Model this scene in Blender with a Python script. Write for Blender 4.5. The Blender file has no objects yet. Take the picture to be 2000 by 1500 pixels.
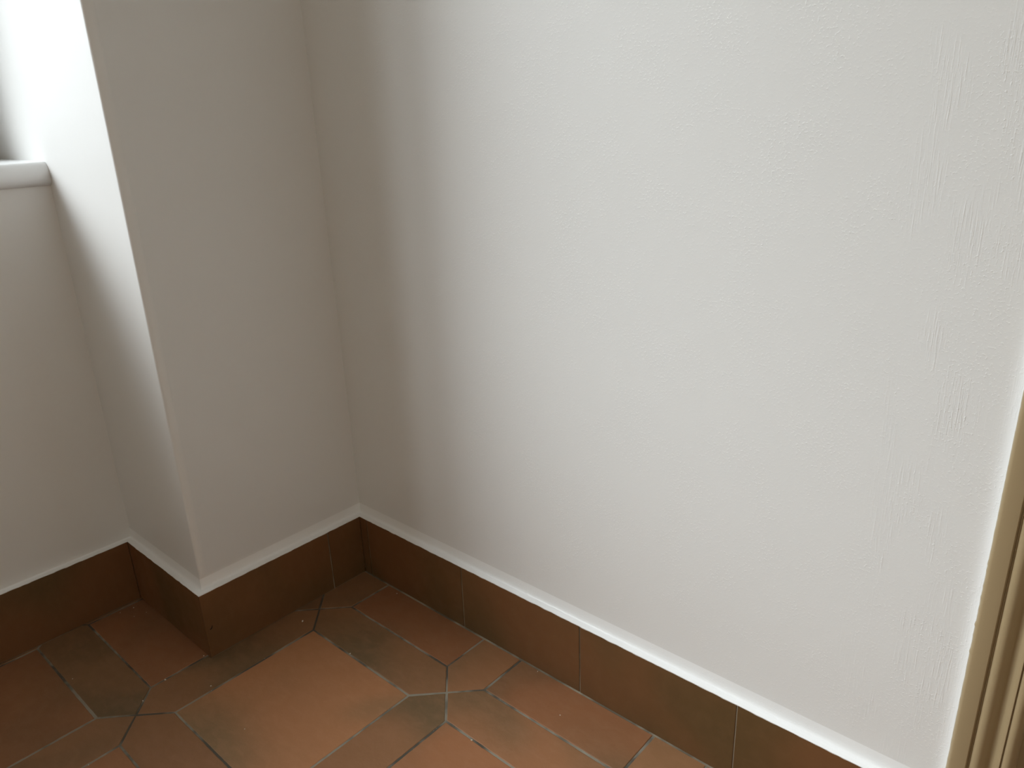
import bpy, bmesh, math, random
from mathutils import Vector, Matrix, noise
random.seed(7)
S = bpy.context.scene
COL = S.collection

# ------------------------------------------------------------------ camera
CAM = Vector((1.32400757, -0.91371949, 1.03223349))
Rv = Vector((0.74880255, 0.66182884, -0.0357397))
Uv = Vector((-0.20135694, 0.27852991, 0.93908278))
Fv = Vector((-0.63146665, 0.69599114, -0.34182774))
cd = bpy.data.cameras.new('camera')
cam = bpy.data.objects.new('camera', cd)
COL.objects.link(cam)
m = Matrix.Identity(4)
for i in range(3):
    m[i][0] = Rv[i]; m[i][1] = Uv[i]; m[i][2] = -Fv[i]; m[i][3] = CAM[i]
cam.matrix_world = m
cd.sensor_fit = 'HORIZONTAL'
cd.sensor_width = 36.0
cd.lens = 1488.784 / 2000.0 * 36.0
cd.clip_start = 0.01
S.camera = cam

# ------------------------------------------------------------------ world: bright overcast sky
wd = bpy.data.worlds.new('sky'); S.world = wd; wd.use_nodes = True
nt = wd.node_tree; nt.nodes.clear()
wo = nt.nodes.new('ShaderNodeOutputWorld'); bg = nt.nodes.new('ShaderNodeBackground')
# thin overcast with a broad bright patch where the sun stands behind the cloud
tc = nt.nodes.new('ShaderNodeTexCoord'); nz = nt.nodes.new('ShaderNodeVectorMath'); nz.operation = 'NORMALIZE'
dt = nt.nodes.new('ShaderNodeVectorMath'); dt.operation = 'DOT_PRODUCT'
AZ, EL, SG = math.radians(38), math.radians(37.5), math.radians(20)
dt.inputs[1].default_value = (-math.cos(EL) * math.cos(AZ), -math.cos(EL) * math.sin(AZ), math.sin(EL))
nt.links.new(tc.outputs['Generated'], nz.inputs[0]); nt.links.new(nz.outputs[0], dt.inputs[0])
def wm(op, a, b=None):
    x = nt.nodes.new('ShaderNodeMath'); x.operation = op
    for i, v in enumerate((a, b)):
        if v is None: continue
        if isinstance(v, (int, float)): x.inputs[i].default_value = v
        else: nt.links.new(v, x.inputs[i])
    return x.outputs[0]
ang = wm('ARCCOSINE', wm('MINIMUM', dt.outputs['Value'], 1.0))
q = wm('DIVIDE', ang, SG)
glow = wm('EXPONENT', wm('MULTIPLY', wm('MULTIPLY', q, q), -1.0))
bg.inputs[0].default_value = (0.915, 0.955, 1.02, 1)
nt.links.new(wm('ADD', wm('MULTIPLY', glow, 18.0), 0.7), bg.inputs[1])
nt.links.new(bg.outputs[0], wo.inputs[0])
wd.cycles.sampling_method = 'MANUAL'; wd.cycles.sample_map_resolution = 1024

# window geometry (metres) shared by the portal and the builders
NY0, NY1 = -0.3798, -2.05          # niche sides
WX = -0.585                        # inner face of the window frame
SILL = 0.967
HEAD = 2.95
def portal(name, loc, rot, sxz):
    l = bpy.data.lights.new(name, 'AREA'); l.shape = 'RECTANGLE'
    l.size, l.size_y = sxz; l.cycles.is_portal = True
    o = bpy.data.objects.new(name, l); COL.objects.link(o); o.location = loc; o.rotation_euler = rot
portal('window_portal', (WX - 0.10, (NY0 + NY1) / 2, (SILL + HEAD) / 2), (0, math.radians(-90), 0), (HEAD - SILL, NY0 - NY1))

# added warm fill light, out of view behind the camera, lifts the shaded walls
pl = bpy.data.lights.new('warm_fill', 'POINT'); pl.energy = 5.0; pl.color = (1.0, 0.90, 0.76); pl.shadow_soft_size = 0.14
plo = bpy.data.objects.new('warm_fill', pl); COL.objects.link(plo); plo.location = (1.75, -2.05, 1.25)

vs = S.view_settings
vs.view_transform = 'Standard'; vs.look = 'None'; vs.gamma = 1.0; vs.use_curve_mapping = False
vs.exposure = 0.43

# ------------------------------------------------------------------ materials
def new_mat(name):
    mt = bpy.data.materials.new(name); mt.use_nodes = True
    n = mt.node_tree; b = n.nodes['Principled BSDF']
    return mt, n, b
def N(n, t, **kw):
    x = n.nodes.new(t)
    for k, v in kw.items(): setattr(x, k, v)
    return x
def objcoord(n):
    g = N(n, 'ShaderNodeNewGeometry'); return g.outputs['Position']
def noise_n(n, vec, scale, detail=4, rough=0.5, dist=0.0, sc=None):
    t = N(n, 'ShaderNodeTexNoise')
    t.inputs['Scale'].default_value = scale; t.inputs['Detail'].default_value = detail
    t.inputs['Roughness'].default_value = rough; t.inputs['Distortion'].default_value = dist
    if sc:
        mp = N(n, 'ShaderNodeMapping'); mp.inputs['Scale'].default_value = sc
        n.links.new(vec, mp.inputs[0]); vec = mp.outputs[0]
    n.links.new(vec, t.inputs['Vector']); return t.outputs['Fac']
def math_n(n, op, a, b=None, clamp=False):
    t = N(n, 'ShaderNodeMath', operation=op, use_clamp=clamp)
    for i, v in enumerate((a, b)):
        if v is None: continue
        if isinstance(v, (int, float)): t.inputs[i].default_value = v
        else: n.links.new(v, t.inputs[i])
    return t.outputs[0]
def mix_n(n, f, a, b, mode='MIX'):
    t = N(n, 'ShaderNodeMix', data_type='RGBA', blend_type=mode)
    for i, v in ((0, f), (6, a), (7, b)):
        if isinstance(v, (int, float)): t.inputs[i].default_value = v
        elif isinstance(v, tuple): t.inputs[i].default_value = v
        else: n.links.new(v, t.inputs[i])
    return t.outputs[2]
def rampf(n, f, lo, hi):
    t = N(n, 'ShaderNodeMapRange'); t.interpolation_type = 'SMOOTHSTEP'
    n.links.new(f, t.inputs[0]); t.inputs[1].default_value = lo; t.inputs[2].default_value = hi
    return t.outputs[0]
def bump(n, b, h, dist, strength=1.0):
    t = N(n, 'ShaderNodeBump'); t.inputs['Distance'].default_value = dist; t.inputs['Strength'].default_value = strength
    n.links.new(h, t.inputs['Height']); n.links.new(t.outputs[0], b.inputs['Normal'])

def paint(name, col, rough=0.45, stipple=1.0, strokes=False):
    mt, n, b = new_mat(name)
    p = objcoord(n)
    b.inputs['Base Color'].default_value = col
    b.inputs['Roughness'].default_value = rough
    b.inputs['Specular IOR Level'].default_value = 0.4
    fine = noise_n(n, p, 330, 2, 0.5)
    peaks = rampf(n, fine, 0.52, 0.75)                       # roller stipple: small raised dots
    mask = rampf(n, noise_n(n, p, 14, 3, 0.6), 0.35, 0.7)    # in patches
    h = math_n(n, 'MULTIPLY', peaks, math_n(n, 'ADD', math_n(n, 'MULTIPLY', mask, 0.8), 0.25))
    wide = noise_n(n, p, 9, 2, 0.5)                          # trowel unevenness
    h = math_n(n, 'ADD', math_n(n, 'MULTIPLY', h, stipple), math_n(n, 'MULTIPLY', wide, 3.0))
    if strokes:
        s = N(n, 'ShaderNodeSeparateXYZ'); n.links.new(p, s.inputs[0])
        near = rampf(n, s.outputs['X'], 1.02, 1.14)
        st = noise_n(n, p, 60, 3, 0.6, 0.0, (9.0, 1.0, 0.35))
        st = rampf(n, st, 0.45, 0.75)
        pm = rampf(n, noise_n(n, p, 10, 2, 0.5, 0.0, (2.5, 1, 0.8)), 0.42, 0.6)
        st = math_n(n, 'MULTIPLY', math_n(n, 'MULTIPLY', st, near), math_n(n, 'MULTIPLY', pm, 1.0))
        h = math_n(n, 'ADD', h, st)
    bump(n, b, h, 0.00022 )
    return mt
M = {}
M['wall'] = paint('white_wall_paint', (0.83, 0.823, 0.803, 1), 0.42, 1.0, True)
M['pier'] = paint('smooth_white_paint', (0.83, 0.82, 0.80, 1), 0.40, 0.25)
M['caulk'] = paint('white_caulk_paint', (0.92, 0.92, 0.91, 1), 0.35, 0.8)
M['sill'] = paint('white_gloss_paint', (0.80, 0.795, 0.79, 1), 0.30, 0.15)
M['ceiling'] = paint('ceiling_paint', (0.85, 0.84, 0.81, 1), 0.7, 0.5)
M['rear'] = paint('cream_wall_paint', (0.86, 0.82, 0.74, 1), 0.6, 0.5)
M['casing'] = paint('beige_gloss_paint', (0.36, 0.268, 0.150, 1), 0.33, 0.35)
M['door'] = paint('beige_door_paint', (0.36, 0.27, 0.155, 1), 0.35, 0.3)

def tile_mat(name, wall=False):
    mt, n, b = new_mat(name)
    p = objcoord(n)
    at = N(n, 'ShaderNodeAttribute', attribute_name='tint')
    s = N(n, 'ShaderNodeSeparateColor'); n.links.new(at.outputs['Color'], s.inputs[0])
    # shift the pattern per tile so no flame runs across a joint
    off = N(n, 'ShaderNodeVectorMath', operation='SCALE'); off.inputs[0].default_value = (37, 61, 23)
    n.links.new(s.outputs['Blue'], off.inputs['Scale'])
    ad = N(n, 'ShaderNodeVectorMath', operation='ADD'); n.links.new(p, ad.inputs[0]); n.links.new(off.outputs[0], ad.inputs[1])
    v = ad.outputs[0]
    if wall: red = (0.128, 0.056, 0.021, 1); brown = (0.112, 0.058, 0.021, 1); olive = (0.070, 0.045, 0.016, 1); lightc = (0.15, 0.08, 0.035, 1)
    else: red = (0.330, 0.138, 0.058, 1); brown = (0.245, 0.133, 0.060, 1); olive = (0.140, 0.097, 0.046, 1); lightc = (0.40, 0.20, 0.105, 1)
    c = mix_n(n, s.outputs['Red'], brown, red)
    big = noise_n(n, v, 4.2, 1, 0.4, 0.2)
    c = mix_n(n, math_n(n, 'MULTIPLY', rampf(n, big, 0.42, 0.72), 0.80), c, olive)
    mid = noise_n(n, v, 30, 5, 0.6, 0.4, (1, 1.8, 1))
    c = mix_n(n, math_n(n, 'MULTIPLY', rampf(n, mid, 0.35, 0.75), 0.22), c, lightc)
    fine = noise_n(n, p, 420, 3, 0.6)
    c = mix_n(n, math_n(n, 'MULTIPLY', rampf(n, fine, 0.5, 0.8), 0.14), c, lightc)
    k = math_n(n, 'ADD', math_n(n, 'MULTIPLY', s.outputs['Green'], 0.8), 0.6)
    cc = N(n, 'ShaderNodeCombineColor')
    for q in range(3): n.links.new(k, cc.inputs[q])
    c = mix_n(n, 1.0, c, cc.outputs[0], 'MULTIPLY')
    n.links.new(c, b.inputs['Base Color'])
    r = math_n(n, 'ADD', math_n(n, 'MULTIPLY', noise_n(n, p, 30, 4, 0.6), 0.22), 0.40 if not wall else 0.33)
    n.links.new(r, b.inputs['Roughness'])
    b.inputs['Specular IOR Level'].default_value = 0.42
    h = math_n(n, 'ADD', math_n(n, 'MULTIPLY', noise_n(n, v, 45, 4, 0.6), 1.0), math_n(n, 'MULTIPLY', fine, 0.12))
    bump(n, b, h, 0.0006 if not wall else 0.0004)
    return mt
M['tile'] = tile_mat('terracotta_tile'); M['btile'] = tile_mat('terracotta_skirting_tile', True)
def grout_mat(name, c0, c1):
    mt, n, b = new_mat(name); p = objcoord(n)
    f = rampf(n, noise_n(n, p, 9, 3, 0.6), 0.42, 0.60)
    c = mix_n(n, f, c0, c1)
    sp = rampf(n, noise_n(n, p, 260, 3, 0.6), 0.66, 0.74)
    c = mix_n(n, math_n(n, 'MULTIPLY', sp, 0.7), c, (0.45, 0.41, 0.34, 1))
    n.links.new(c, b.inputs['Base Color']); b.inputs['Roughness'].default_value = 0.9
    bump(n, b, noise_n(n, p, 500, 3, 0.6), 0.0006)
    return mt
M['grout'] = grout_mat('grey_grout', (0.088, 0.076, 0.056, 1), (0.30, 0.27, 0.21, 1))
M['lgrout'] = grout_mat('pale_grout', (0.16, 0.13, 0.09, 1), (0.36, 0.31, 0.23, 1))
def plain(name, col, rough=0.6, metal=0.0, **kw):
    mt, n, b = new_mat(name); p = objcoord(n)
    f = noise_n(n, p, 80, 3)
    n.links.new(mix_n(n, f, tuple(c * 0.93 for c in col[:3]) + (1,), tuple(min(1, c * 1.05) for c in col[:3]) + (1,)), b.inputs['Base Color'])
    b.inputs['Roughness'].default_value = rough; b.inputs['Metallic'].default_value = metal
    return mt
M['frame'] = plain('window_frame_paint', (0.55, 0.55, 0.53, 1), 0.4)
M['crumb'] = plain('plaster_crumb', (0.80, 0.76, 0.66, 1), 0.9)
M['chip'] = plain('chipped_clay', (0.02, 0.012, 0.008, 1), 0.9)
M['metal'] = plain('brushed_metal', (0.6, 0.58, 0.52, 1), 0.35, 1.0)
M['ext'] = plain('outside_render', (0.5, 0.48, 0.44, 1), 0.9)
g, n, b = new_mat('window_glass'); M['glass'] = g
n.nodes.clear(); o_ = N(n, 'ShaderNodeOutputMaterial'); tr = N(n, 'ShaderNodeBsdfTransparent'); gl = N(n, 'ShaderNodeBsdfGlossy'); mx = N(n, 'ShaderNodeMixShader')
gl.inputs['Roughness'].default_value = 0.02; lw = N(n, 'ShaderNodeLayerWeight'); lw.inputs[0].default_value = 0.5; frs = math_n(n, 'ADD', math_n(n, 'MULTIPLY', math_n(n, 'POWER', lw.outputs['Facing'], 5.0), 0.9), 0.03)
tr.inputs[0].default_value = (0.96, 0.98, 0.97, 1)
n.links.new(frs, mx.inputs[0]); n.links.new(tr.outputs[0], mx.inputs[1]); n.links.new(gl.outputs[0], mx.inputs[2]); n.links.new(mx.outputs[0], o_.inputs[0])

# ------------------------------------------------------------------ helpers
def link(name, bm, mats, parent=None, kind=None, smooth=False):
    me = bpy.data.meshes.new(name)
    bmesh.ops.recalc_face_normals(bm, faces=bm.faces)
    bm.to_mesh(me); bm.free()
    for k in (mats if isinstance(mats, (list, tuple)) else [mats]): me.materials.append(k)
    if smooth:
        for p in me.polygons: p.use_smooth = True
        me.set_sharp_from_angle(angle=math.radians(40))
    o = bpy.data.objects.new(name, me); COL.objects.link(o)
    if parent: o.parent = parent
    elif kind: o['kind'] = kind
    return o
def box(bm, a, b, mi=0, bev=0.0, tint=None, lay=None):
    x0, y0, z0 = (min(a[i], b[i]) for i in range(3)); x1, y1, z1 = (max(a[i], b[i]) for i in range(3))
    v = [bm.verts.new(c) for c in ((x0,y0,z0),(x1,y0,z0),(x1,y1,z0),(x0,y1,z0),(x0,y0,z1),(x1,y0,z1),(x1,y1,z1),(x0,y1,z1))]
    fs = [bm.faces.new([v[i] for i in q]) for q in ((0,3,2,1),(4,5,6,7),(0,1,5,4),(1,2,6,5),(2,3,7,6),(3,0,4,7))]
    if bev:
        ed = list({e for f in fs for e in f.edges})
        r = bmesh.ops.bevel(bm, geom=ed, offset=bev, segments=2, affect='EDGES', profile=0.6)
        fs = list(set([f for f in fs if f.is_valid] + r['faces']))
    for f in fs:
        f.material_index = mi
        if tint and lay:
            for l in f.loops: l[lay] = tint
    return fs
def extrude_poly(bm, pts, axis_pts, mi=0):
    """sweep a closed profile: pts = list of functions giving the ring at each station"""
    rings = []
    for st in axis_pts:
        rings.append([bm.verts.new(p(st) if callable(p) else p) for p in pts])
    k = len(pts)
    for a, b in zip(rings, rings[1:]):
        for i in range(k):
            f = bm.faces.new((a[i], a[(i+1) % k], b[(i+1) % k], b[i])); f.material_index = mi
    for r in (rings[0], rings[-1]):
        f = bm.faces.new(r); f.material_index = mi
    return rings

T = 0.0152          # how far the skirting tiles stand proud of the paint
W = 0.3950          # pier width along the room
D = 0.3252          # niche depth (tile face)
H = 0.1488          # skirting height
CEIL = 3.10
XF, YF = 2.25, -2.60  # far walls behind the camera
CX = 1.2215         # door casing outer edge
OX0, OX1 = 1.303, 2.08

# ------------------------------------------------------------------ floor: squares and pointed hexagons on a grout bed
AX, AY, P, PW = 0.0355239, -0.157383, 0.4059484, 0.1009755
bm = bmesh.new()
box(bm, (-0.70, YF, -0.08), (XF, 0.15, -0.0011), 1)
lay = bm.loops.layers.float_color.new('tint')
G = 0.0019           # half joint
def inset(poly, g):
    n_ = len(poly); out = []
    for i in range(n_):
        p0, p1, p2 = Vector(poly[i-1]), Vector(poly[i]), Vector(poly[(i+1) % n_])
        d1 = (p1 - p0).normalized(); d2 = (p2 - p1).normalized()
        n1 = Vector((-d1.y, d1.x)); n2 = Vector((-d2.y, d2.x))
        bis = (n1 + n2); bis /= max(bis.length, 1e-6)
        out.append(p1 + bis * (g / max(0.3, bis.dot(n1))))
    return out
def tile(poly, tint, g=G):
    area = sum(poly[i-1][0] * poly[i][1] - poly[i][0] * poly[i-1][1] for i in range(len(poly)))
    if area < 0: poly = poly[::-1]
    p = [Vector(q) + Vector((random.uniform(-1, 1), random.uniform(-1, 1))) * 0.0006 for q in poly]
    dz = random.uniform(-0.0004, 0.0)
    outer = inset(p, g); 
    rings = []
    for off, z in ((0, -0.004), (0, -0.0011), (0.0004, -0.0004), (0.0014, 0.0)):
        q = inset(outer, off) if off else outer
        ring = []
        for i in range(len(q)):          # subdivide the edges so they can be slightly chipped
            a, b_ = q[i], q[(i+1) % len(q)]
            ns = max(2, int((b_ - a).length / 0.006))
            for k in range(ns):
                c = a.lerp(b_, k / ns)
                if 0 < k:
                    w = noise.noise(Vector((c.x * 90, c.y * 90, 3.1))) * 0.0005 + noise.noise(Vector((c.x * 300, c.y * 300, 7.7))) * 0.00035
                    d_ = (b_ - a).normalized(); c = c + Vector((-d_.y, d_.x)) * w
                ring.append(c)
        rings.append([bm.verts.new((c.x, c.y, z + dz)) for c in ring])
    L = min(len(r) for r in rings)
    fs = []
    for r0, r1 in zip(rings, rings[1:]):
        if len(r0) == len(r1):
            for i in range(len(r0)):
                fs.append(bm.faces.new((r0[i], r0[(i+1) % len(r0)], r1[(i+1) % len(r0)], r1[i])))
        else:
            es = []
            for r in (r0, r1):
                for i in range(len(r)):
                    e_ = bm.edges.get((r[i], r[(i+1) % len(r)])) or bm.edges.new((r[i], r[(i+1) % len(r)]))
                    es.append(e_)
            fs += [f for f in bmesh.ops.bridge_loops(bm, edges=es)['faces']]
    fs.append(bm.faces.new(rings[-1]))
    for f in fs:
        f.material_index = 0
        for l in f.loops: l[lay] = tint
tints_sq = {(0, 0): (0.70, 0.97, .11), (0, -1): (1.0, 0.33, .35), (1, -1): (0.95, 0.42, .56), (-1, 0): (1.0, 0.32, .30), (1, 0): (0.95, 0.60, .71), (-1, 1): (0.8, 0.33, .83), (0, 1): (0.95, 0.58, .47)}
tints_h = {(0, 0): (0.35, 0.50, .31), (1, 0): (0.75, 0.60, .12), (-1, 0): (0.6, 0.3, .4), (0, 1): (0.45, 0.45, .9), (-1, 1): (0.12, 0.36, .64), (0, 2): (0.4, 0.5, .2)}
tints_v = {(0, 0): (0.40, 0.42, .57), (1, 0): (0.45, 0.52, .76), (0, -1): (0.3, 0.40, .3), (1, -1): (0.55, 0.58, .93), (2, -1): (0.3, 0.62, .1), (0, 1): (0.35, 0.46, .88)}
rt = lambda a, b_: (random.uniform(a, b_), random.uniform(0.4, 0.65), random.random())
h = PW / 2
for i in range(-3, 8):
    for j in range(-2, 8):
        nx, ny = AX + i * P, AY - j * P
        s0 = (nx + h, ny - h); s1 = (nx + P - h, ny - P + h)
        if s1[1] < YF + .02 or s0[0] > XF - .02: continue
        def ok(x0, x1, y0, y1):
            return x1 > -0.36 and y0 < 0.0 and y1 > YF
        col = tints_sq.get((i, j), rt(.8, 1)) + (1,)
        clip = lambda q: [(max(-0.45, min(XF, a)), max(YF, min(0.004, b_))) for a, b_ in q]
        def add(poly, tn):
            q = clip(poly); r = []
            for v in q:
                if not r or (abs(v[0]-r[-1][0]) + abs(v[1]-r[-1][1])) > 1e-5: r.append(v)
            if len(r) > 1 and abs(r[0][0]-r[-1][0]) + abs(r[0][1]-r[-1][1]) < 1e-5: r.pop()
            if len(r) < 3: return
            ar = abs(sum(r[k-1][0] * r[k][1] - r[k][0] * r[k-1][1] for k in range(len(r)))) / 2
            if ar < 2e-4: return
            tile(r, tn)
        add([s0, (s1[0], s0[1]), s1, (s0[0], s1[1])], col)
        # hexagon along +x from node, and along -y from node
        add([(nx, ny), (nx + h, ny + h), (nx + P - h, ny + h), (nx + P, ny), (nx + P - h, ny - h), (nx + h, ny - h)], tints_h.get((i, j), rt(.2, .8)) + (1,))
        add([(nx, ny), (nx + h, ny - h), (nx + h, ny - P + h), (nx, ny - P), (nx - h, ny - P + h), (nx - h, ny - h)], tints_v.get((i, j), rt(.2, .8)) + (1,))
for f in bm.faces:
    if f.material_index == 1: pass
floor = link('floor', bm, [M['tile'], M['grout']], kind='structure')

# ------------------------------------------------------------------ skirting tiles
def skirting(name, runs):
    bm = bmesh.new(); lay = bm.loops.layers.float_color.new('tint')
    for axis, c, sgn, cuts, tints, gaps in runs:
        # axis 'x': tile face at y=c, body toward sgn ; cuts = positions along the axis
        lo, hi = min(cuts), max(cuts)
        def B(u0, u1, d0, d1, z0, z1, mi, bev=0, tint=None):
            if axis == 'x': return box(bm, (u0, c + sgn * d0, z0), (u1, c + sgn * d1, z1), mi, bev, tint, lay)
            return box(bm, (c + sgn * d0, u0, z0), (c + sgn * d1, u1, z1), mi, bev, tint, lay)
        B(lo + .001, hi - .001, 0.0012, T, 0.0, H - 0.0008, 1)
        cs = sorted(cuts)
        for k in range(len(cs) - 1):
            a = cs[k] + (gaps if k else 0.0); b_ = cs[k+1] - (gaps if k < len(cs) - 2 else 0.0)
            B(a, b_, random.uniform(0, .0003), T - .002, 0.0012, H - random.uniform(0, .0006), 0, 0.0006, tints[k] + (1,))
        # thin grout fillet at the floor
        if name == 'baseboard_right': B(lo, hi, -0.0028, 0.0012, -0.001, 0.0009, 1)
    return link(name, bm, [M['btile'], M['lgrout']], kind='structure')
bt = lambda: (random.uniform(.1, .7), random.uniform(.25, .4), random.random())
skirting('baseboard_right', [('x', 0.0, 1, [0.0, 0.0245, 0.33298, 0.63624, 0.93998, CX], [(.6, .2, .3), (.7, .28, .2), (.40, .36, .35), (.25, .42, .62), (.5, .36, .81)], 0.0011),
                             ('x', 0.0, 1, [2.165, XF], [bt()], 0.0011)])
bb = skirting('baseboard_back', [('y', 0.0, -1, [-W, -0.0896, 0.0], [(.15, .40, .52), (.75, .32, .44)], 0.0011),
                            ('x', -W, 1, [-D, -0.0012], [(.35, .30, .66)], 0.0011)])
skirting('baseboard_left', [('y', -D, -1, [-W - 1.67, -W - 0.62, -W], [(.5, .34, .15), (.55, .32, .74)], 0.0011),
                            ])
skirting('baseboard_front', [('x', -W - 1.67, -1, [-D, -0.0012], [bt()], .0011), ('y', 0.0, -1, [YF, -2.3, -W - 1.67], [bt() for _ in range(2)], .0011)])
# small dark chip on the pier tile
bm = bmesh.new()
pts = [Vector((0.0004, -0.3862, 0.0665)), Vector((0.0004, -0.3835, 0.0655)), Vector((0.0004, -0.3812, 0.0685)), Vector((0.0004, -0.3803, 0.0725))]
for a, b_, ra, rb in zip(pts, pts[1:], (.0005, .0011, .0009), (.0011, .0009, .0003)):
    d_ = (b_ - a).normalized(); pn = Vector((0, -d_.z, d_.y))
    vs_ = [bm.verts.new(a + pn * ra), bm.verts.new(b_ + pn * rb), bm.verts.new(b_ - pn * rb), bm.verts.new(a - pn * ra)]
    f = bm.faces.new(vs_); ex = bmesh.ops.extrude_face_region(bm, geom=[f])
    for v in ex['geom']:
        if isinstance(v, bmesh.types.BMVert): v.co.x -= 0.0008
chip = link('chip', bm, M['chip'], parent=bb); chip['label'] = 'small dark chipped mark on the tile'

# ------------------------------------------------------------------ walls
yw = T; xw = -T
bm = bmesh.new()
box(bm, (-0.75, yw, -0.05), (OX0, yw + 0.14, CEIL))
box(bm, (OX1, yw, -0.05), (XF, yw + 0.14, CEIL))
box(bm, (OX0, yw, 2.06), (OX1, yw + 0.14, CEIL))
link('wall_right', bm, M['wall'], kind='structure')

# pier with a slightly raised corner bead on its outer arris
bm = bmesh.new()
ry = -W + T
def pier_pts(z):
    k = noise.noise(Vector((0, 0, z * 1.7))) * 0.0015
    e = 0.0018 * max(0.0, min(1.0, (z - 0.176) / 0.006)); L = ry + 0.0195 + k - 0.004 * (1 - min(1, z / 1.2))
    bv = 0.06 + 0.94 * max(0.0, min(1.0, (z - 0.176) / 0.006))
    return [(-0.75, yw + .02, z), (-0.75, ry, z), (xw + e * 1.0 - 0.0052 * bv, ry, z), (xw + e - 0.0032 * bv, ry + 0.0003 * bv, z), (xw + e - 0.0012 * bv, ry + 0.0014 * bv, z), (xw + e, ry + 0.0035 * bv, z),
            (xw + e, L - 0.002, z), (xw + e * .6, L, z), (xw, L + 0.002, z), (xw, yw + .02, z)]
zs = [-0.05, 0.10, 0.176, 0.178, 0.180, 0.182] + [0.190 + i * 0.06 for i in range(40)] + [CEIL]
rings = [[bm.verts.new(p) for p in pier_pts(z)] for z in zs]
for r0, r1 in zip(rings, rings[1:]):
    for i in range(len(r0)): bm.faces.new((r0[i], r0[(i+1) % len(r0)], r1[(i+1) % len(r0)], r1[i]))
bm.faces.new(rings[0]); bm.faces.new(rings[-1])
link('wall_back', bm, M['pier'], kind='structure', smooth=True)

# window wall: leaning apron below the sill, reveal head and the wall beyond the niche
bm = bmesh.new()
xa0, xa1 = -D - T, -0.327
NL = -W - 1.67 - T
v = [bm.verts.new(c) for c in ((xa0 - .01, ry, -0.05), (xa0 - .01, NL, -0.05), (-0.75, NL, -0.05), (-0.75, ry, -0.05), (xa1, ry, 0.926), (xa1, NL, 0.926), (-0.75, NL, 0.926), (-0.75, ry, 0.926))]
v[0].co.x = v[1].co.x = xa0
for q in ((0,1,2,3),(7,6,5,4),(0,4,5,1),(1,5,6,2),(2,6,7,3),(3,7,4,0)): bm.faces.new([v[i] for i in q])
box(bm, (-0.75, NL, HEAD), (xw, ry, CEIL))
box(bm, (-0.75, YF, -0.05), (xw, NL, CEIL))
link('wall_left', bm, M['pier'], kind='structure')
bm = bmesh.new(); box(bm, (XF, YF - .1, -0.05), (XF + .1, yw + .14, CEIL)); link('wall_rear', bm, M['rear'], kind='structure')
bm = bmesh.new(); box(bm, (-0.75, YF - .1, -0.05), (XF, YF, CEIL)); link('wall_front', bm, M['rear'], kind='structure')
bm = bmesh.new(); box(bm, (-0.85, YF - .1, CEIL), (XF + .1, yw + .14, CEIL + .1)); link('ceiling', bm, M['ceiling'], kind='structure')

# painted ledge on the skirting tiles; caulk cove enlarged to imitate a soft glow
def ledge(name, path, closed=False, extra=None):
    """path: list of (x,y) corners of the tile face line, wall lies to the left of travel"""
    bm = bmesh.new()
    prof = [(0.0006, -0.0006), (0.0004, 0.0008), (0.0030, 0.0013), (0.0080, 0.0017), (0.0112, 0.0024), (0.0130, 0.0046), (0.0139, 0.0085), (0.0145, 0.015), (0.0148, 0.022), (0.0154, 0.0265), (0.019, 0.026), (0.019, -0.0006)]
    def nrm(a, b_):
        d_ = (Vector(b_) - Vector(a)).normalized(); return Vector((-d_.y, d_.x))
    st = []
    for k in range(len(path) - 1):
        a, b_ = Vector(path[k]), Vector(path[k+1]); n_ = nrm(a, b_)
        L = (b_ - a).length; ns = max(1, int(L / 0.008))
        for i in range(ns + 1):
            if i == ns and k < len(path) - 2: continue
            if (k > 0 and 0 < i * L / ns < 0.018) or (k < len(path) - 2 and (ns - i) * L / ns < 0.018): continue
            if i == 0 and k > 0:
                n0 = nrm(path[k-1], path[k]); mm = (n0 + n_); mm = mm / (1 + n0.dot(n_))
                st.append((a, mm))
            else: st.append((a.lerp(b_, i / ns), n_))
    rings = []
    for p, n_ in st:
        w1 = noise.noise(Vector((p.x * 55, p.y * 55, 1))) ; w2 = noise.noise(Vector((p.x * 160, p.y * 160, 5)))
        ring = []
        for q, (d_, z) in enumerate(prof):
            dd = d_; zz = H + z
            if q in (0, 1): dd += -0.0004 + 0.0006 * w1 + 0.0004 * w2; zz += (0.0002 * w2 if q == 1 else 0.0007 * w1 - .0002)
            elif q < 8: dd += 0.0004 * w1 * (1 if q < 4 else .2); zz += 0.0004 * w2
            ring.append(bm.verts.new((p.x + n_.x * dd, p.y + n_.y * dd, zz)))
        rings.append(ring)
    for r0, r1 in zip(rings, rings[1:]):
        for i in range(len(r0)): bm.faces.new((r0[i], r0[(i+1) % len(r0)], r1[(i+1) % len(r0)], r1[i]))
    bm.faces.new(rings[0]); bm.faces.new(rings[-1])
    link(name, bm, M['caulk'], kind='structure', smooth=True)
# travel with wall on the left: from the niche, around the pier, into the corner, along the right wall is wall on ... 
ledge('trim_1', [(CX, 0.0), (0.0, 0.0), (0.0, -W), (-D, -W), (-D, NL + T)][::-1])

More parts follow.
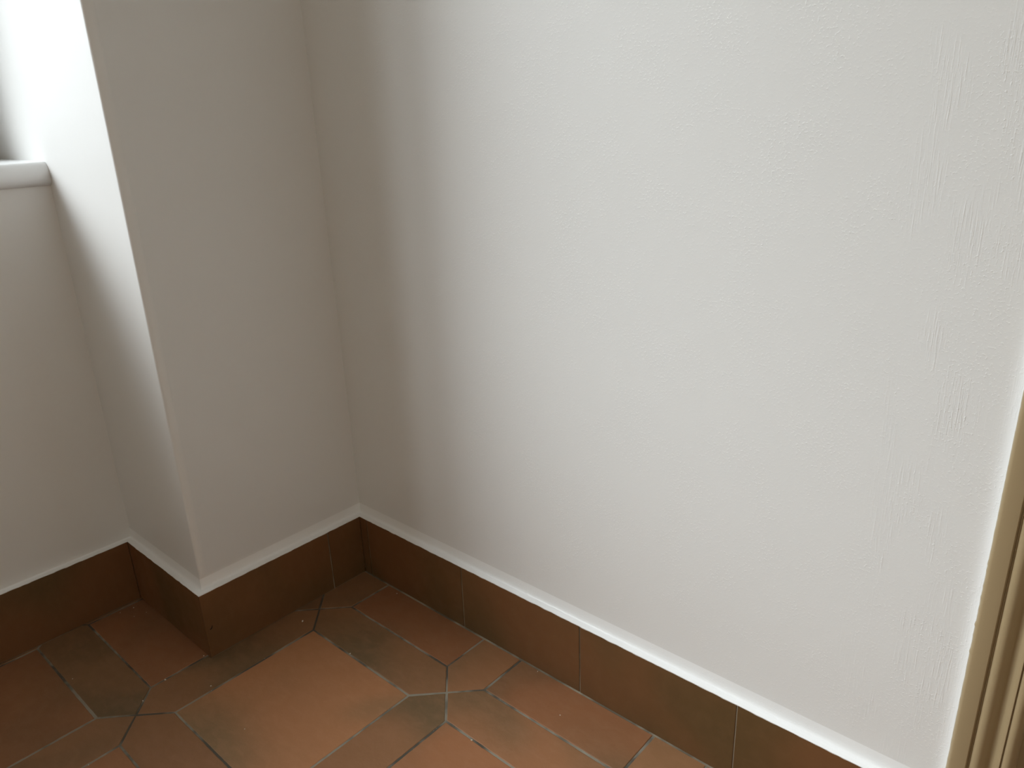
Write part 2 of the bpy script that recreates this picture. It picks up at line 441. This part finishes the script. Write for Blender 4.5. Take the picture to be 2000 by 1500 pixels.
# ------------------------------------------------------------------ window
win = bpy.data.objects.new('window_1', None); COL.objects.link(win); win['kind'] = 'structure'
win.location = (0, 0, 0)
bm = bmesh.new()
r = 0.0
xf = -0.3135; zb, zt = 0.9228, SILL
pr = [(-0.70, zb), (xf - 0.0125, zb), (xf - 0.006, zb + 0.002), (xf - 0.002, zb + 0.007), (xf, zb + 0.014), (xf - 0.0002, zb + 0.022), (xf - 0.002, zb + 0.030), (xf - 0.006, zb + 0.0375), (xf - 0.0105, zb + 0.0425), (xf - 0.0155, zt - 0.0002), (xf - 0.022, zt + 0.0004), (-0.70, zt)]
rings = []
for y in (ry + 0.0003, ry - 0.0015, NL):
    rings.append([bm.verts.new((x - (0.001 if y > ry else 0), y, z)) for x, z in pr])
for r0, r1 in zip(rings, rings[1:]):
    for i in range(len(r0)): bm.faces.new((r0[i], r0[(i+1) % len(r0)], r1[(i+1) % len(r0)], r1[i]))
bm.faces.new(rings[0]); bm.faces.new(rings[-1])
link('window_sill', bm, M['sill'], parent=win, smooth=True)
# outer fixed frame and casements
bm = bmesh.new(); fx0, fx1 = WX - 0.065, WX
FW = 0.075; FR = 0.14
for a, b_ in (((fx0, ry, SILL), (fx1, ry - FR, HEAD)), ((fx0, NL, SILL), (fx1, NL + FW, HEAD)), ((fx0, ry - FR, SILL), (fx1, NL + FW, SILL + FW)), ((fx0, ry - FR, HEAD - FW), (fx1, NL + FW, HEAD))):
    box(bm, a, b_, 0, 0.003)
ym = (ry + NL) / 2
box(bm, (fx0, ym - .03, SILL + FW), (fx1 + .008, ym + .03, HEAD - FW), 0, 0.004)
fo = link('window_frame', bm, M['frame'], parent=win)
for y0, y1 in ((ry - FR, ym + .03), (ym - .03, NL + FW)):
    bm = bmesh.new(); box(bm, (WX - 0.040, y0, SILL + FW), (WX - 0.034, y1, HEAD - FW)); link('pane', bm, M['glass'], parent=fo)
bm = bmesh.new()
box(bm, (fx1 + .008, ym - .012, 1.5), (fx1 + .020, ym + .012, 1.56), 0, .003); box(bm, (fx1 + .018, ym - .007, 1.46), (fx1 + .030, ym + .007, 1.54), 0, .004)
link('window_handle', bm, M['metal'], parent=win)

# ------------------------------------------------------------------ door casing on the right wall (moulded, painted)
bm = bmesh.new()
prof = [(1.2235, -0.004), (1.2218, 0.0), (1.2216, 0.0125), (1.2232, 0.0155), (1.2250, 0.0170), (1.2262, 0.0174), (1.2300, 0.0175), (1.2400, 0.0176),
        (1.2420, 0.0172), (1.2432, 0.0146), (1.2440, 0.0140), (1.2447, 0.0156), (1.2454, 0.0142), (1.2462, 0.0148), (1.2474, 0.0178), (1.2495, 0.0194), (1.2525, 0.0202), (1.2555, 0.0194),
        (1.2578, 0.0172), (1.2600, 0.0144), (1.2620, 0.0122), (1.2642, 0.0110), (1.2666, 0.0114), (1.2692, 0.0142), (1.2722, 0.0180), (1.2745, 0.0200), (1.2758, 0.0202),
        (1.2764, 0.0176), (1.2772, 0.0176), (1.2780, 0.0205), (1.2800, 0.0222), (1.2830, 0.0232), (1.2860, 0.0222), (1.2885, 0.0190), (1.2903, 0.0140), (1.2912, 0.0080), (1.2912, -0.004)]
x_in = prof[-1][0]
def casing_ring(z, flip=False, mirror=None):
    out = []
    for q, (x, p) in enumerate(prof):
        w = 0
        if q in (1, 2, 3): w = 0.0003 * noise.noise(Vector((0, 0, z * 60))) + (0.0020 * max(0, noise.noise(Vector((2, 0, z * 130)))) if 0.39 < z < 0.525 else 0.0002 * noise.noise(Vector((4, 0, z * 200))))
        X = x - w if not mirror else 2 * mirror - x
        out.append((X, yw - p, z))
    return out
def casing_side(mirror=None):
    zz = [0.0] + [0.02 + i * 0.003 for i in range(340)] + [1.1, 1.5, 2.06]
    rings = [[bm.verts.new(c) for c in casing_ring(z, mirror=mirror)] for z in zz]
    # mitred head
    for r0, r1 in zip(rings, rings[1:]):
        for i in range(len(r0)): bm.faces.new((r0[i], r0[(i+1) % len(r0)], r1[(i+1) % len(r0)], r1[i]))
    bm.faces.new(rings[0])
    return rings[-1]
mc = (OX0 + OX1) / 2
casing_side(); casing_side(mc)
# head piece with mitres at both ends
left = [bm.verts.new((x, yw - p, 2.06 + (x_in - x))) for x, p in prof]
right = [bm.verts.new((2 * mc - x, yw - p, 2.06 + (x_in - x))) for x, p in prof]
botl = [bm.verts.new((x, yw - p, 2.06)) for x, p in prof]; botr = [bm.verts.new((2 * mc - x, yw - p, 2.06)) for x, p in prof]
k = len(prof)
for a, b_ in ((botl, left), (left, right), (right, botr)):
    for i in range(k): bm.faces.new((a[i], a[(i+1) % k], b_[(i+1) % k], b_[i]))
link('trim_2', bm, M['casing'], kind='structure', smooth=True)

# painted caulk cove between wall and casing, widened to imitate a bright halo
bm = bmesh.new()
cp = [(1.1960 + 0.0262 * k / 10, 0.0001 + 0.0060 * (k / 10) ** 4) for k in range(10, -1, -1)] + [(1.1960, -0.003), (1.2240, -0.003)]
rings = []
for i in range(0, 300):
    z = H + 0.003 + i * 0.007
    if z > 2.0: break
    w = noise.noise(Vector((0, 9, z * 30))) * 0.0006
    rings.append([bm.verts.new((x + (w * max(0, 1 - q / 5)), yw - p, z)) for q, (x, p) in enumerate(cp)])
for r0, r1 in zip(rings, rings[1:]):
    for i in range(len(r0)): bm.faces.new((r0[i], r0[(i+1) % len(r0)], r1[(i+1) % len(r0)], r1[i]))
bm.faces.new(rings[0]); bm.faces.new(rings[-1])
link('trim_3', bm, M['wall'], kind='structure', smooth=True)

# the door that the casing frames (just outside the picture)
door = bpy.data.objects.new('door_1', None); COL.objects.link(door); door['kind'] = 'structure'
bm = bmesh.new()
box(bm, (1.2902, yw - 0.002, 0.0), (OX0 + 0.012, yw + 0.14, 2.058), 0, .001); box(bm, (OX1 - 0.012, yw - 0.002, 0.0), (2 * mc - 1.2902, yw + 0.14, 2.058), 0, .001); box(bm, (OX0 + .012, yw, 2.04), (OX1 - .012, yw + 0.14, 2.058), 0, .001)
link('door_jamb', bm, M['door'], parent=door)
bm = bmesh.new()
box(bm, (OX0 + .015, yw + 0.05, 0.006), (OX1 - .015, yw + 0.09, 2.037), 0, .002)
for z0, z1 in ((0.2, 0.95), (1.1, 1.9)):
    box(bm, (OX0 + .13, yw + 0.042, z0), (OX1 - .13, yw + 0.052, z1), 0, .008)
dl = link('door_leaf', bm, M['door'], parent=door)
bm = bmesh.new(); box(bm, (OX1 - .085, yw + .045, .98), (OX1 - .045, yw + .051, 1.12), 0, .002); box(bm, (OX1 - .073, yw + .0, 1.04), (OX1 - .057, yw + .048, 1.056), 0, .004); box(bm, (OX1 - .18, yw - .005, 1.04), (OX1 - .057, yw + .008, 1.056), 0, .005)
link('door_handle', bm, M['metal'], parent=dl)

# ------------------------------------------------------------------ outside ground, so daylight bounces as it would
bm = bmesh.new(); box(bm, (-14, -12, -1.2), (-0.86, 12, -1.15)); link('ground', bm, M['ext'], kind='structure')

# ------------------------------------------------------------------ plaster crumbs on the floor
crumbs = [(-0.3008, -0.4220, 1.0, 'pale plaster crumb nearest the inner corner of the window niche'),
 (-0.3056, -0.4495, .7, 'faint plaster crumb on the dark tile against the niche skirting'),
 (-0.2675, -0.4352, .7, 'small plaster crumb just in front of the brightest one in the niche corner'),
 (-0.2605, -0.4110, .6, 'tiny plaster crumb beside the skirting on the short side of the pier'),
 (-0.1614, -0.6019, .9, 'plaster crumb lying alone on the olive brown tile below the window'),
 (-0.0128, -0.4846, 1.5, 'pale plaster crumb on the joint between red niche tile and olive tile'),
 (0.0742, -0.4355, 1.1, 'plaster crumb on the olive tile below the outer corner of the pier'),
 (0.0096, -0.5388, 1.0, 'plaster crumb sitting in the dark joint just above the left tile crossing'),
 (-0.0200, -0.4010, .9, 'plaster crumb wedged at the foot of the outer pier corner'),
 (0.0436, -0.2070, 1.8, 'largest white plaster crumb, on the brown tile along the pier skirting'),
 (0.1276, -0.0120, .9, 'white plaster crumb on the dark red tile at the room corner'),
 (0.5390, -0.0060, 1.0, 'white plaster crumb against the long skirting in the middle'),
 (0.6424, -0.0674, 1.0, 'white plaster crumb in the middle of the long reddish tile by the right skirting'),
 (0.2255, -0.4515, .8, 'tiny plaster crumb in the middle of the large square terracotta tile'),
 (0.0889, -0.6670, .8, 'plaster crumb on a joint at the bottom left of the floor'),
 (0.5593, -0.2105, 1.4, 'plaster crumb in the wide grey joint right of the tile crossing'),
 (0.2105, -0.2062, 1.3, 'whitish plaster crumb on the joint behind the large square tile')]
protos = []
for q in range(3):
    bm = bmesh.new(); bmesh.ops.create_icosphere(bm, subdivisions=2, radius=0.0011)
    for v_ in bm.verts:
        v_.co *= 1 + 0.45 * noise.noise(v_.co * 900 + Vector((q * 5, 0, 0)))
        v_.co.z = max(v_.co.z * 0.75, -0.0006)
    me = bpy.data.meshes.new('plaster_crumb'); bm.to_mesh(me); bm.free(); me.materials.append(M['crumb']); protos.append(me)
for k, (x, y, s, lab) in enumerate(crumbs):
    o = bpy.data.objects.new('plaster_crumb', protos[k % 3]); COL.objects.link(o)
    o.location = (x, y, 0.0005 * s); o.scale = (s * 1.15, s * .8, s * .8); o.rotation_euler = (0, 0, k * 1.3)
    o['label'] = lab; o['category'] = 'crumb'; o['group'] = 'plaster crumbs on the tiled floor'
